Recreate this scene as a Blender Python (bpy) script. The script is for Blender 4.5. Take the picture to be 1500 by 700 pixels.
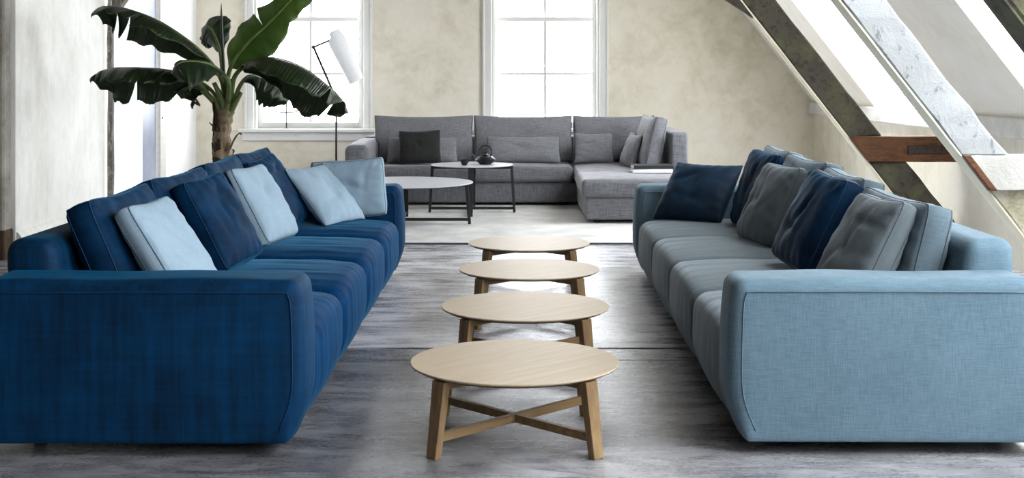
import bpy, bmesh, math, random
from mathutils import Vector, Matrix, Euler, noise as mnoise
from mathutils.bvhtree import BVHTree

for o in list(bpy.data.objects):
    bpy.data.objects.remove(o)
scene = bpy.context.scene
C = scene.collection
PI = math.pi
R = math.radians
random.seed(7)

# ------------------------------------------------------------------ camera, sky, light, exposure
cam_d = bpy.data.cameras.new('camera')
cam = bpy.data.objects.new('camera', cam_d)
C.objects.link(cam)
cam.location = (0, 0, 1.454)
cam.rotation_euler = (R(90), 0, 0)
cam_d.sensor_width = 36.0
cam_d.lens = 1900 / 1500 * 36
cam_d.shift_y = -235 / 1500
cam_d.clip_end = 300
scene.camera = cam

world = bpy.data.worlds.new('sky')
scene.world = world
world.use_nodes = True
bgn = world.node_tree.nodes['Background']
bgn.inputs['Color'].default_value = (0.93, 0.97, 1.0, 1)
bgn.inputs['Strength'].default_value = 12.5

scene.view_settings.view_transform = 'Standard'
scene.view_settings.look = 'None'
scene.view_settings.gamma = 1.0
scene.view_settings.use_curve_mapping = False
scene.view_settings.exposure = 0.35
scene.cycles.use_denoising = True
scene.cycles.max_bounces = 8
scene.cycles.diffuse_bounces = 5
scene.cycles.transparent_max_bounces = 12


def portal(name, loc, direction, up_size, side_size):
    """a light portal in an opening: it gives no light, it only guides sky sampling through the opening"""
    d = bpy.data.lights.new(name, 'AREA')
    d.shape = 'RECTANGLE'
    d.size = side_size
    d.size_y = up_size
    d.cycles.is_portal = True
    o = bpy.data.objects.new(name, d)
    o.location = loc
    o.rotation_euler = Vector(direction).to_track_quat('-Z', 'Y').to_euler()
    C.objects.link(o)
    return o


# roof slope frame: foot line on the knee wall top, running along Y
SL0 = Vector((3.85, 0, 1.154))
SLU = Vector((-0.6157, 0, 0.788))          # up the slope
SLN = Vector((0.788, 0, 0.6157))           # outwards
SKY = [(-2.3, 0.6), (2.1, 5.2), (7.0, 9.3), (11.35, 13.75)]   # skylight bays along Y
S0, S1 = 0.02, 2.75                        # skylight from / to along the slope
WINS = [(-3.30, -1.896), (-0.262, 1.118)]  # back window openings in X
WZ0, WZ1 = 0.816, 3.30
YB = 16.6
for a, b in SKY:
    c = SL0 + SLU * ((S0 + S1) / 2) + SLN * 0.30 + Vector((0, (a + b) / 2, 0))
    portal('skylight_portal', c, -SLN, S1 - S0, b - a)
for a, b in WINS:
    portal('window_portal', ((a + b) / 2, YB + 0.32, (WZ0 + WZ1) / 2), (0, -1, 0), WZ1 - WZ0, b - a)


# ------------------------------------------------------------------ material helpers
def lin(r, g, b):
    f = lambda c: (c / 255 / 12.92) if c / 255 <= 0.04045 else ((c / 255 + 0.055) / 1.055) ** 2.4
    return (f(r), f(g), f(b), 1)


class Mat:
    def __init__(self, name, rough=0.6, spec=0.5):
        self.m = bpy.data.materials.new(name)
        self.m.use_nodes = True
        self.nt = self.m.node_tree
        self.b = self.nt.nodes['Principled BSDF']
        self.out = self.nt.nodes['Material Output']
        self.b.inputs['Roughness'].default_value = rough
        self.b.inputs['Specular IOR Level'].default_value = spec
        self.tc = self.nt.nodes.new('ShaderNodeTexCoord')

    def n(self, t, **kw):
        nd = self.nt.nodes.new(t)
        for k, v in kw.items():
            setattr(nd, k, v)
        return nd

    def link(self, a, b):
        self.nt.links.new(a, b)

    def noise(self, scale, vec=(1, 1, 1), detail=4, rough=0.55, dist=0.0, rot=(0, 0, 0), coord='Object'):
        mp = self.n('ShaderNodeMapping')
        mp.inputs['Scale'].default_value = vec
        mp.inputs['Rotation'].default_value = rot
        self.link(self.tc.outputs[coord], mp.inputs['Vector'])
        t = self.n('ShaderNodeTexNoise')
        t.inputs['Scale'].default_value = scale
        t.inputs['Detail'].default_value = detail
        t.inputs['Roughness'].default_value = rough
        t.inputs['Distortion'].default_value = dist
        self.link(mp.outputs['Vector'], t.inputs['Vector'])
        return t.outputs['Fac']

    def ramp(self, fac, stops):
        r = self.n('ShaderNodeValToRGB')
        e = r.color_ramp.elements
        e[0].position, e[0].color = stops[0]
        e[1].position, e[1].color = stops[-1]
        for p, c in stops[1:-1]:
            x = e.new(p)
            x.color = c
        self.link(fac, r.inputs['Fac'])
        return r.outputs['Color']

    def mix(self, fac, a, b, blend='MIX'):
        x = self.n('ShaderNodeMix', data_type='RGBA', blend_type=blend)
        for s, v in ((x.inputs[0], fac), (x.inputs[6], a), (x.inputs[7], b)):
            if hasattr(v, 'is_linked'):
                self.link(v, s)
            else:
                s.default_value = v
        return x.outputs[2]

    def math(self, op, a, b=0.0):
        x = self.n('ShaderNodeMath', operation=op)
        for s, v in ((x.inputs[0], a), (x.inputs[1], b)):
            if hasattr(v, 'is_linked'):
                self.link(v, s)
            else:
                s.default_value = v
        return x.outputs[0]

    def color(self, c):
        if hasattr(c, 'is_linked'):
            self.link(c, self.b.inputs['Base Color'])
        else:
            self.b.inputs['Base Color'].default_value = c

    def bump(self, h, strength=0.3, dist=0.01):
        b = self.n('ShaderNodeBump')
        b.inputs['Strength'].default_value = strength
        b.inputs['Distance'].default_value = dist
        self.link(h, b.inputs['Height'])
        self.link(b.outputs['Normal'], self.b.inputs['Normal'])

    def rough(self, v):
        self.link(v, self.b.inputs['Roughness'])


BW0, BW1 = (0, 0, 0, 1), (1, 1, 1, 1)


def fabric(name, dark, light, thread=220, contrast=0.5, sheen=0.25, tint=(0.7, 0.8, 0.9, 1), bump=0.25, folds=0.0, coarse=True):
    """woven linen: crossing threads in colour and relief"""
    M = Mat(name, 0.85, 0.2)
    a = M.noise(1.0, (thread, thread, thread * .06), 2)
    b = M.noise(1.0, (thread * .06, thread * .06, thread), 2)
    w = M.math('MULTIPLY', M.math('ADD', a, b), 0.5)
    big = M.noise(3.0, detail=3)
    f = M.math('ADD', M.math('MULTIPLY', M.math('SUBTRACT', w, 0.5), contrast * 6), M.math('ADD', 0.5, M.math('MULTIPLY', M.math('SUBTRACT', big, 0.5), 0.5)))
    M.color(M.ramp(f, [(0.0, dark), (1.0, light)]))
    M.b.inputs['Sheen Weight'].default_value = sheen
    M.b.inputs['Sheen Roughness'].default_value = 0.4
    M.b.inputs['Sheen Tint'].default_value = tint
    h = w
    if folds:
        fl = M.noise(1.0, (22, 22, 2.2), 3)
        h = M.math('ADD', M.math('MULTIPLY', w, 0.25), M.math('MULTIPLY', fl, folds))
    M.bump(h, bump, 0.006)
    return M.m


def velvet(name, dark, light, sheen=0.8, tint=(0.25, 0.5, 0.85, 1), streak=(30, 30, 2.0), folds=0.0, srough=0.35, spec=0.2):
    M = Mat(name, 0.7, spec)
    a = M.noise(1.0, streak, 5, 0.65)
    b = M.noise(4.0, detail=5, rough=0.65)
    c = M.noise(1.0, (2.0, 2.0, 60), 3)
    f = M.math('ADD', M.math('MULTIPLY', a, 0.45), M.math('ADD', M.math('MULTIPLY', b, 0.40), M.math('MULTIPLY', c, 0.15)))
    M.color(M.ramp(f, [(0.36, dark), (0.66, light)]))
    M.b.inputs['Sheen Weight'].default_value = sheen
    M.b.inputs['Sheen Roughness'].default_value = srough
    M.b.inputs['Sheen Tint'].default_value = tint
    h = b
    if folds:
        fl = M.noise(1.0, (22, 22, 2.2), 3)
        h = M.math('ADD', M.math('MULTIPLY', b, 0.2), M.math('MULTIPLY', fl, folds))
    M.bump(h, 0.25, 0.008)
    return M.m


def plain(name, col, rough=0.5, spec=0.5, metal=0.0, var=0.12, scale=12, bump=0.0):
    M = Mat(name, rough, spec)
    n = M.noise(scale, detail=4)
    d = tuple(c * (1 - var) for c in col[:3]) + (1,)
    l = tuple(min(1, c * (1 + var)) for c in col[:3]) + (1,)
    M.color(M.ramp(n, [(0.3, d), (0.7, l)]))
    M.b.inputs['Metallic'].default_value = metal
    if bump:
        M.bump(n, bump, 0.01)
    return M.m


def plaster(name, base, stain, hi, sc=0.9, amount=1.0, drips=False):
    M = Mat(name, 0.9, 0.2)
    a = M.noise(sc, detail=8, rough=0.65, dist=0.4)
    b = M.noise(sc * 3.2, (1, 1, 0.35 if drips else 0.9), 7, 0.7, 0.6)
    c = M.noise(sc * 14, detail=5, rough=0.7)
    f = M.math('ADD', M.math('MULTIPLY', a, 0.5), M.math('ADD', M.math('MULTIPLY', b, 0.35), M.math('MULTIPLY', c, 0.15)))
    col = M.ramp(f, [(0.34, stain), (0.50, base), (0.64, hi)])
    if drips:
        d = M.noise(1.0, (1.0, 2.6, 0.55), 4, 0.5)
        col = M.mix(M.ramp(d, [(0.60, BW0), (0.70, BW1)]), col, hi)
    M.color(col)
    M.bump(f, 0.25 * amount, 0.02)
    return M.m


def old_paint(name, paint, wood, dark, moss=None, peel=0.55, grain=(3, 3, 3)):
    """weathered timber under flaking paint"""
    M = Mat(name, 0.75, 0.3)
    n1 = M.noise(5.0, grain, 8, 0.7, 0.8)
    n2 = M.noise(26.0, detail=6, rough=0.75)
    n3 = M.noise(1.6, detail=5)
    f = M.math('ADD', M.math('MULTIPLY', n1, 0.6), M.math('MULTIPLY', n2, 0.4))
    mask = M.ramp(f, [(peel - 0.03, BW0), (peel + 0.03, BW1)])
    under = M.ramp(n2, [(0.35, dark), (0.62, wood)])
    p2 = M.mix(M.ramp(n3, [(0.35, BW0), (0.65, BW1)]), paint, tuple(c * 0.75 for c in paint[:3]) + (1,))
    col = M.mix(mask, p2, under)
    if moss:
        mk = M.noise(2.2, detail=6, rough=0.7)
        col = M.mix(M.ramp(mk, [(0.48, BW0), (0.62, BW1)]), col, moss)
    M.color(col)
    M.bump(f, 0.6, 0.02)
    return M.m


def wood(name, dark, light, axis=(2.0, 40, 40), rough=0.45, sc=1.0, dots=0.0):
    M = Mat(name, rough, 0.4)
    a = M.noise(sc, axis, 6, 0.6, 0.3)
    b = M.noise(sc * 3, tuple(v * 1.5 for v in axis), 4, 0.7)
    f = M.math('ADD', M.math('MULTIPLY', a, 0.6), M.math('MULTIPLY', b, 0.4))
    M.color(M.ramp(f, [(0.33, dark), (0.66, light)]))
    M.bump(f, 0.12, 0.004)
    return M.m


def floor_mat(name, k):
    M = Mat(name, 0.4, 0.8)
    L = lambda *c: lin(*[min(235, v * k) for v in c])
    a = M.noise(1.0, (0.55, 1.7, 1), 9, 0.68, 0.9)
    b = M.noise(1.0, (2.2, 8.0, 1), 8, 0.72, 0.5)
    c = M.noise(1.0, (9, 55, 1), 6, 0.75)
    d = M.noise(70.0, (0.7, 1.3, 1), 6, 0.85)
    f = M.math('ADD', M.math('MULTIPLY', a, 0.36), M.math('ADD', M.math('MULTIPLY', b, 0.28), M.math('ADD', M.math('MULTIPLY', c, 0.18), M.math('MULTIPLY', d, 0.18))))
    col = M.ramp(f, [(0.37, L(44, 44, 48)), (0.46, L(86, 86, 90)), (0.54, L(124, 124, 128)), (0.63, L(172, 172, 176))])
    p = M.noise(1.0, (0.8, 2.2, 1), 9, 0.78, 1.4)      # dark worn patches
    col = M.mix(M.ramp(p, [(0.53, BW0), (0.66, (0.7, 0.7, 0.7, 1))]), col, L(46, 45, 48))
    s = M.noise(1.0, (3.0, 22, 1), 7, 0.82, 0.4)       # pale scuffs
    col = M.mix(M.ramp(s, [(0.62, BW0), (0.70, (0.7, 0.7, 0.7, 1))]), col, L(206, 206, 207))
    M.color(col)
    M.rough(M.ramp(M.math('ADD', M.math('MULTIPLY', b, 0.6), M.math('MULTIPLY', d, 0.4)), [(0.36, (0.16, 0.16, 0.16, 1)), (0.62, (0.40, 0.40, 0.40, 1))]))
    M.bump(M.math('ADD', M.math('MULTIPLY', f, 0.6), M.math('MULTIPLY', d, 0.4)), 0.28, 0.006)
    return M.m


def leaf_mat(name='banana_leaf', cols=(lin(16, 28, 18), lin(30, 48, 28), lin(54, 76, 40)), trans=0.12):
    M = Mat(name, 0.42, 0.5)
    v = M.n('ShaderNodeUVMap')
    sep = M.n('ShaderNodeSeparateXYZ')
    M.link(v.outputs['UV'], sep.inputs[0])
    wv = M.math('SINE', M.math('MULTIPLY', sep.outputs['X'], 330.0))
    n = M.noise(5.0, detail=5)
    f = M.math('ADD', M.math('MULTIPLY', wv, 0.07), n)
    col = M.ramp(f, [(0.3, cols[0]), (0.55, cols[1]), (0.75, cols[2])])
    edge = M.math('ADD', sep.outputs['Y'], M.math('MULTIPLY', M.noise(9.0, detail=5), 0.5))
    col = M.mix(M.ramp(M.math('MULTIPLY', edge, 0.7), [(0.86, BW0), (0.95, BW1)]), col, lin(120, 110, 60))
    M.color(col)
    M.bump(wv, 0.25, 0.004)
    tr = M.n('ShaderNodeBsdfTranslucent')
    tr.inputs['Color'].default_value = lin(120, 160, 60)
    mx = M.n('ShaderNodeMixShader')
    mx.inputs[0].default_value = trans
    M.link(M.b.outputs[0], mx.inputs[1])
    M.link(tr.outputs[0], mx.inputs[2])
    M.link(mx.outputs[0], M.out.inputs['Surface'])
    return M.m


def glass_mat(name='window_glass', tint=(1, 1, 1, 1), refl=0.06):
    M = Mat(name)
    t = M.n('ShaderNodeBsdfTransparent')
    t.inputs['Color'].default_value = tint
    g = M.n('ShaderNodeBsdfGlossy')
    g.inputs['Roughness'].default_value = 0.02
    mx = M.n('ShaderNodeMixShader')
    mx.inputs[0].default_value = refl
    M.link(t.outputs[0], mx.inputs[1])
    M.link(g.outputs[0], mx.inputs[2])
    M.link(mx.outputs[0], M.out.inputs['Surface'])
    return M.m


def frosted_mat():
    M = Mat('frosted_door_glass', 0.35, 0.5)
    M.color(M.ramp(M.noise(2.0), [(0.3, lin(128, 136, 158)), (0.7, lin(164, 170, 188))]))
    return M.m


MT = {
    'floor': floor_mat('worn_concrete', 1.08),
    'floor_glare': floor_mat('worn_concrete_glare', 1.55),  # far slabs: window reflections on the floor put into a lighter concrete colour
    'joint': plain('dark_floor_joint', lin(30, 30, 32), 0.9),
    'plaster': plaster('beige_plaster', lin(228, 222, 206), lin(198, 190, 168), lin(238, 234, 225), 0.7),
    'plaster_left': plaster('pale_plaster', lin(227, 226, 222), lin(202, 200, 193), lin(242, 242, 240), 0.8, 1.0, True),
    'white_wall': plaster('white_wall_paint', lin(240, 240, 240), lin(232, 232, 231), lin(246, 246, 246), 0.8, 0.4),
    'slope': plaster('roof_plaster', lin(244, 239, 228), lin(230, 223, 210), lin(248, 246, 240), 0.6),
    'pier': plaster('grey_pier_plaster', lin(150, 146, 138), lin(110, 105, 96), lin(176, 172, 164), 2.0),
    'brown_base': plaster('brown_skirting', lin(84, 68, 54), lin(54, 42, 34), lin(110, 92, 76), 3.0),
    'white_paint': plain('white_gloss_paint', lin(222, 222, 219), 0.4, 0.5, var=0.02),
    'timber_frame': plain('pale_timber_frame', lin(205, 202, 196), 0.6, var=0.08, scale=20),
    'glass': glass_mat(),
    'frosted': frosted_mat(),
    'rough_post': old_paint('rough_grey_post', lin(132, 130, 122), lin(96, 92, 84), lin(48, 46, 42), None, 0.48, (4, 4, 1)),
    'dark_beam': old_paint('dark_mossy_timber', lin(80, 76, 66), lin(64, 58, 49), lin(32, 28, 25), lin(92, 92, 66), 0.54),
    'white_beam': old_paint('flaking_white_timber', lin(160, 163, 165), lin(118, 123, 127), lin(64, 66, 68), None, 0.57, (1.6, 1.6, 0.9)),
    'lit_edge': old_paint('lit_beam_underside', lin(244, 236, 212), lin(226, 212, 182), lin(160, 140, 110), None, 0.66),  # light falling on the beam undersides, painted as pale cream
    'pale_foot': old_paint('weathered_beam_foot', lin(206, 200, 182), lin(168, 156, 126), lin(112, 104, 84), lin(150, 146, 118), 0.55),
    'brown_wood': old_paint('brown_tie_wood', lin(112, 76, 50), lin(92, 60, 38), lin(48, 30, 20), None, 0.52, (1.2, 4, 6)),
    'white_tie': old_paint('white_tie_paint', lin(200, 198, 193), lin(170, 164, 156), lin(110, 100, 90), None, 0.63),
    'rust': plain('rusty_iron', lin(70, 58, 52), 0.8, 0.4, 0.3, 0.4, 40, 0.5),
    'purlin': plaster('grey_white_purlin', lin(220, 218, 214), lin(196, 192, 186), lin(236, 235, 232), 1.5),
    'oak': wood('pale_oak_top', lin(146, 128, 104), lin(168, 152, 129), (1.4, 26, 26), 0.5),
    'oak_leg': wood('oak_leg_wood', lin(88, 66, 42), lin(146, 120, 84), (30, 30, 1.5), 0.5),
    'oak_bar': wood('oak_bar_wood', lin(92, 70, 46), lin(146, 120, 84), (1.5, 30, 30), 0.5),
    'oak_edge': wood('dark_oak_edge', lin(70, 56, 42), lin(96, 78, 60), (10, 10, 60), 0.6),
    'black_metal': plain('black_metal', lin(26, 26, 28), 0.45, 0.5, 0.2, 0.1),
    'black_iron': plain('black_cast_iron', lin(24, 27, 30), 0.4, 0.5, 0.3, 0.2, 60, 0.2),
    'grey_top': plain('grey_lacquer_top', lin(176, 178, 186), 0.35, 0.5, var=0.03),
    'rug': fabric('pale_grey_rug', lin(160, 158, 155), lin(212, 211, 208), 60, 0.4, 0.1, bump=0.6),
    'navy': velvet('navy_velvet', lin(0, 24, 44), lin(0, 54, 94), 0.14, (0.0, 0.32, 0.62, 1), spec=0.12),
    'navy_seat': velvet('navy_velvet_seat', lin(0, 28, 56), lin(2, 54, 96), 0.32, (0.18, 0.58, 0.95, 1), (44, 44, 2.6), 0.3, spec=0.04, srough=0.25),
    'navy_back': velvet('navy_velvet_cushion', lin(0, 20, 40), lin(2, 46, 80), 0.18, (0.04, 0.42, 0.82, 1), (10, 10, 10), spec=0.08),
    'indigo': velvet('indigo_velvet_cushion', lin(2, 14, 30), lin(8, 42, 72), 0.20, (0.12, 0.36, 0.66, 1), (10, 10, 10), spec=0.1),
    'teal_dark': velvet('dark_teal_satin', lin(8, 26, 42), lin(14, 42, 64), 0.3, (0.15, 0.32, 0.5, 1), (10, 10, 10)),
    'ice_blue': fabric('ice_blue_linen', lin(116, 138, 156), lin(148, 168, 182), 240, 0.14, 0.12),
    'steel_blue': fabric('steel_blue_linen', lin(68, 90, 104), lin(106, 129, 143), 300, 0.26, 0.10),
    'steel_seat': fabric('steel_blue_seat_shaded', lin(76, 86, 91), lin(108, 118, 123), 300, 0.2, 0.25, folds=0.7, bump=0.5),  # same linen as the arms, shade on the seats put into a greyer tone
    'steel_cushion': fabric('steel_blue_cushion_shaded', lin(66, 80, 89), lin(102, 118, 128), 300, 0.24, 0.12),  # arm linen again, toned down in colour for shaded back cushions
    'slate': fabric('slate_linen', lin(72, 80, 84), lin(98, 107, 112), 320, 0.2, 0.12),
    'grey_sofa': fabric('grey_wool', lin(66, 66, 70), lin(118, 119, 124), 170, 0.42, 0.35, (0.9, 0.9, 0.95, 1)),
    'grey_pillow': fabric('grey_wool_pillow', lin(84, 85, 89), lin(132, 133, 138), 190, 0.38, 0.3, (0.9, 0.9, 0.95, 1)),
    'black_pillow': fabric('black_velvet_pillow', lin(26, 27, 26), lin(44, 45, 44), 120, 0.3, 0.1, (0.5, 0.5, 0.5, 1)),
    'seam_navy': plain('navy_seam', lin(6, 48, 80), 0.6, 0.2),
    'seam_blue': plain('steel_seam', lin(84, 104, 118), 0.8, 0.2),
    'seam_dark': plain('dark_seam', lin(74, 82, 88), 0.8, 0.2),
    'foot': plain('black_foot', lin(18, 18, 18), 0.6, 0.3),
    'leaf': leaf_mat(),
    'leaf_bright': leaf_mat('backlit_banana_leaf', (lin(44, 66, 26), lin(78, 104, 44), lin(112, 136, 66)), 0.3),  # brighter green stands in for light coming through the blade
    'midrib': plain('leaf_midrib', lin(98, 118, 66), 0.5, 0.4, var=0.2),
    'petiole': plain('petiole_green', lin(96, 112, 60), 0.5, 0.4, var=0.35, scale=8),
    'spear': plain('rolled_leaf_green', lin(34, 42, 28), 0.5, 0.4),
    'trunk': wood('fibrous_trunk', lin(64, 52, 40), lin(170, 150, 122), (22, 22, 2.0), 0.8),
    'sheath': wood('dry_leaf_sheath', lin(50, 38, 32), lin(128, 108, 86), (20, 20, 3), 0.85),
    'pot': plain('grey_plant_pot', lin(70, 70, 70), 0.7),
    'soil': plain('dark_soil', lin(40, 30, 24), 0.95, 0.1, 0, 0.4, 60, 0.6),
    'shade': plain('white_lamp_shade', lin(236, 238, 240), 0.5, 0.4, var=0.03, scale=30),
    'wire': plain('thin_black_wire', lin(30, 30, 30), 0.5),
    'paper': plain('white_paper', lin(236, 236, 234), 0.8, 0.2, var=0.03),
    'book_black': plain('black_book_cover', lin(26, 27, 30), 0.5, 0.4),
    'book_grey': plain('white_book_cover', lin(222, 224, 228), 0.5, 0.4, var=0.03),
    'far_wall': plain('far_house_wall', lin(236, 238, 240), 0.9, 0.1, var=0.02),
    'far_glass': plain('far_house_window', lin(76, 82, 94), 0.8, 0.1, var=0.1),
    'ceiling': wood('dark_ceiling_boards', lin(70, 56, 44), lin(110, 92, 74), (1.0, 8, 8), 0.7),
}


# ------------------------------------------------------------------ mesh helpers
def mesh_obj(name, bm, mats, parent=None, loc=None, rot=None, smooth=False, auto=None):
    me = bpy.data.meshes.new(name)
    bmesh.ops.recalc_face_normals(bm, faces=bm.faces)
    bm.to_mesh(me)
    bm.free()
    for m in (mats if isinstance(mats, (list, tuple)) else [mats]):
        me.materials.append(m)
    if smooth:
        for p in me.polygons:
            p.use_smooth = True
    if auto is not None:
        me.set_sharp_from_angle(angle=R(auto))
    o = bpy.data.objects.new(name, me)
    C.objects.link(o)
    if parent:
        o.parent = parent
    if loc is not None:
        o.location = loc
    if rot is not None:
        o.rotation_euler = rot
    return o


def empty(name, loc=(0, 0, 0), rot=(0, 0, 0), label=None, cat=None, group=None, kind=None, parent=None):
    o = bpy.data.objects.new(name, None)
    o.empty_display_size = 0.1
    C.objects.link(o)
    o.location = loc
    o.rotation_euler = rot
    if parent:
        o.parent = parent
    return tag(o, label, cat, group, kind)


def tag(o, label=None, cat=None, group=None, kind=None):
    if label:
        o['label'] = label
    if cat:
        o['category'] = cat
    if group:
        o['group'] = group
    if kind:
        o['kind'] = kind
    return o


def box(bm, x0, x1, y0, y1, z0, z1, mat=0):
    vs = [bm.verts.new((x, y, z)) for x in (x0, x1) for y in (y0, y1) for z in (z0, z1)]
    fs = []
    for i in ((0, 1, 3, 2), (4, 6, 7, 5), (0, 4, 5, 1), (2, 3, 7, 6), (0, 2, 6, 4), (1, 5, 7, 3)):
        f = bm.faces.new([vs[k] for k in i])
        f.material_index = mat
        fs.append(f)
    return vs, fs


def box_obj(name, x0, x1, y0, y1, z0, z1, mat, parent=None, bev=0.0, seg=1):
    bm = bmesh.new()
    box(bm, x0, x1, y0, y1, z0, z1)
    if bev:
        bmesh.ops.bevel(bm, geom=list(bm.edges), offset=bev, segments=seg, affect='EDGES', profile=0.5)
    return mesh_obj(name, bm, mat, parent, smooth=bool(bev and seg > 1), auto=35 if bev and seg > 1 else None)


def bar(bm, a, b, w, h, up=(0, 0, 1)):
    """square section bar from a to b; w sideways, h along up"""
    a, b = Vector(a), Vector(b)
    t = (b - a).normalized()
    u = Vector(up)
    s = t.cross(u).normalized()
    u = s.cross(t).normalized()
    q = []
    for p in (a, b):
        for i, j in ((-1, -1), (1, -1), (1, 1), (-1, 1)):
            q.append(bm.verts.new(p + s * (i * w / 2) + u * (j * h / 2)))
    for i in ((0, 1, 2, 3), (7, 6, 5, 4), (0, 4, 5, 1), (1, 5, 6, 2), (2, 6, 7, 3), (3, 7, 4, 0)):
        bm.faces.new([q[k] for k in i])


def tube(bm, pts, rad, n=8, cap=True, mat=0):
    pts = [Vector(p) for p in pts]
    rr = rad if isinstance(rad, (list, tuple)) else [rad] * len(pts)
    rings = []
    ref = None
    for i, p in enumerate(pts):
        t = (pts[min(i + 1, len(pts) - 1)] - pts[max(i - 1, 0)]).normalized()
        if ref is None:
            ref = t.orthogonal().normalized()
        ref = (ref - t * ref.dot(t)).normalized()
        bn = t.cross(ref)
        rings.append([bm.verts.new(p + (ref * math.cos(2 * PI * k / n) + bn * math.sin(2 * PI * k / n)) * rr[i]) for k in range(n)])
    for a, b in zip(rings, rings[1:]):
        for k in range(n):
            f = bm.faces.new((a[k], a[(k + 1) % n], b[(k + 1) % n], b[k]))
            f.material_index = mat
    if cap:
        bm.faces.new(rings[0][::-1]).material_index = mat
        bm.faces.new(rings[-1]).material_index = mat


def lathe(bm, prof, n=40, mat=0):
    rings = []
    for r, z in prof:
        if r < 1e-5:
            rings.append([bm.verts.new((0, 0, z))])
        else:
            rings.append([bm.verts.new((r * math.cos(2 * PI * k / n), r * math.sin(2 * PI * k / n), z)) for k in range(n)])
    for a, b in zip(rings, rings[1:]):
        for k in range(n):
            va, vb = [a[k % len(a)], a[(k + 1) % len(a)]], [b[k % len(b)], b[(k + 1) % len(b)]]
            q = [va[0]] + ([va[1]] if len(a) > 1 else []) + ([vb[1]] if len(b) > 1 else []) + [vb[0]]
            if len(q) > 2:
                bm.faces.new(q).material_index = mat


def prism_y(bm, poly, y0, y1):
    """extrude an (x,z) polygon along y"""
    a = [bm.verts.new((x, y0, z)) for x, z in poly]
    b = [bm.verts.new((x, y1, z)) for x, z in poly]
    bm.faces.new(a)
    bm.faces.new(b[::-1])
    k = len(poly)
    for i in range(k):
        bm.faces.new((a[i], b[i], b[(i + 1) % k], a[(i + 1) % k]))


def smooth_path(pts, n=8):
    """Catmull-Rom through the points"""
    P = [Vector(p) for p in pts]
    P = [P[0] * 2 - P[1]] + P + [P[-1] * 2 - P[-2]]
    out = []
    for i in range(1, len(P) - 2):
        for k in range(n):
            t = k / n
            p0, p1, p2, p3 = P[i - 1], P[i], P[i + 1], P[i + 2]
            out.append(0.5 * ((2 * p1) + (p2 - p0) * t + (2 * p0 - 5 * p1 + 4 * p2 - p3) * t * t + (3 * p1 - p0 - 3 * p2 + p3) * t ** 3))
    out.append(P[-2])
    return out


def axis_steps(h, r, n):
    e = [-h + r * (1 - math.cos(k / 5 * PI / 2)) for k in range(5)]
    m = [-h + r + (2 * h - 2 * r) * k / n for k in range(n + 1)]
    return e + m + [-v for v in e[::-1]]


def soft_box(sx, sy, sz, r, n=(8, 8, 6), deform=None, centre=(0, 0, 0), r_low=None):
    """box with evenly rounded edges, gridded so it can be padded and creased"""
    h = Vector((sx / 2, sy / 2, sz / 2))
    ax = [axis_steps(h[i], r, n[i]) for i in range(3)]
    bm = bmesh.new()
    cache = {}

    def vert(i, j, k):
        key = (i, j, k)
        if key not in cache:
            p = Vector((ax[0][i], ax[1][j], ax[2][k]))
            rr = r
            if r_low is not None:
                f = max(0, min(1, (p.z + h.z) / (2.2 * r)))
                rr = r_low + (r - r_low) * f
            inner = Vector([max(-h[a] + rr, min(h[a] - rr, p[a])) for a in range(3)])
            d = p - inner
            if d.length > 1e-6:
                p = inner + d.normalized() * rr
            if deform:
                p = deform(p)
            cache[key] = bm.verts.new(p + Vector(centre))
        return cache[key]
    N = [len(a) - 1 for a in ax]
    for k in (0, N[2]):
        for i in range(N[0]):
            for j in range(N[1]):
                bm.faces.new((vert(i, j, k), vert(i + 1, j, k), vert(i + 1, j + 1, k), vert(i, j + 1, k)))
    for j in (0, N[1]):
        for i in range(N[0]):
            for k in range(N[2]):
                bm.faces.new((vert(i, j, k), vert(i + 1, j, k), vert(i + 1, j, k + 1), vert(i, j, k + 1)))
    for i in (0, N[0]):
        for j in range(N[1]):
            for k in range(N[2]):
                bm.faces.new((vert(i, j, k), vert(i, j + 1, k), vert(i, j + 1, k + 1), vert(i, j, k + 1)))
    return bm


def nz(v, s, off=0.0):
    return mnoise.noise(Vector(v) * s + Vector((off, off * 1.7, -off)))


OBST = []                     # what cushions rest on or against, in world space


def add_obstacle(o):
    bpy.context.view_layer.update()
    M4 = o.matrix_world
    vs = [M4 @ v.co for v in o.data.vertices]
    ps = [tuple(p.vertices) for p in o.data.polygons]
    c0 = vs[0]
    vol = sum((vs[p[0]] - c0).dot((vs[p[i]] - c0).cross(vs[p[i + 1]] - c0)) for p in ps for i in range(1, len(p) - 1))
    if vol < 0:                # keep the normals pointing outwards
        ps = [p[::-1] for p in ps]
    OBST.append(BVHTree.FromPolygons(vs, ps))


def settle(verts, M4, gap=0.009):
    """press a cushion's skin out of whatever it touches"""
    inv = M4.inverted()
    for v in verts:
        p = M4 @ v.co
        moved = False
        for _ in range(10):
            hit = False
            for t in OBST:
                co, nn, _i, d = t.find_nearest(p, 0.30)
                if co is None:
                    continue
                sd = (p - co).dot(nn)
                inside = sd < -0.6 * d          # beyond a sharp rim the sign alone says nothing
                if inside or d < gap:
                    p = co + nn * gap if inside or d < 1e-6 else co + (p - co).normalized() * gap
                    hit = moved = True
            if not hit:
                break
        if moved:
            v.co = inv @ p


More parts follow.
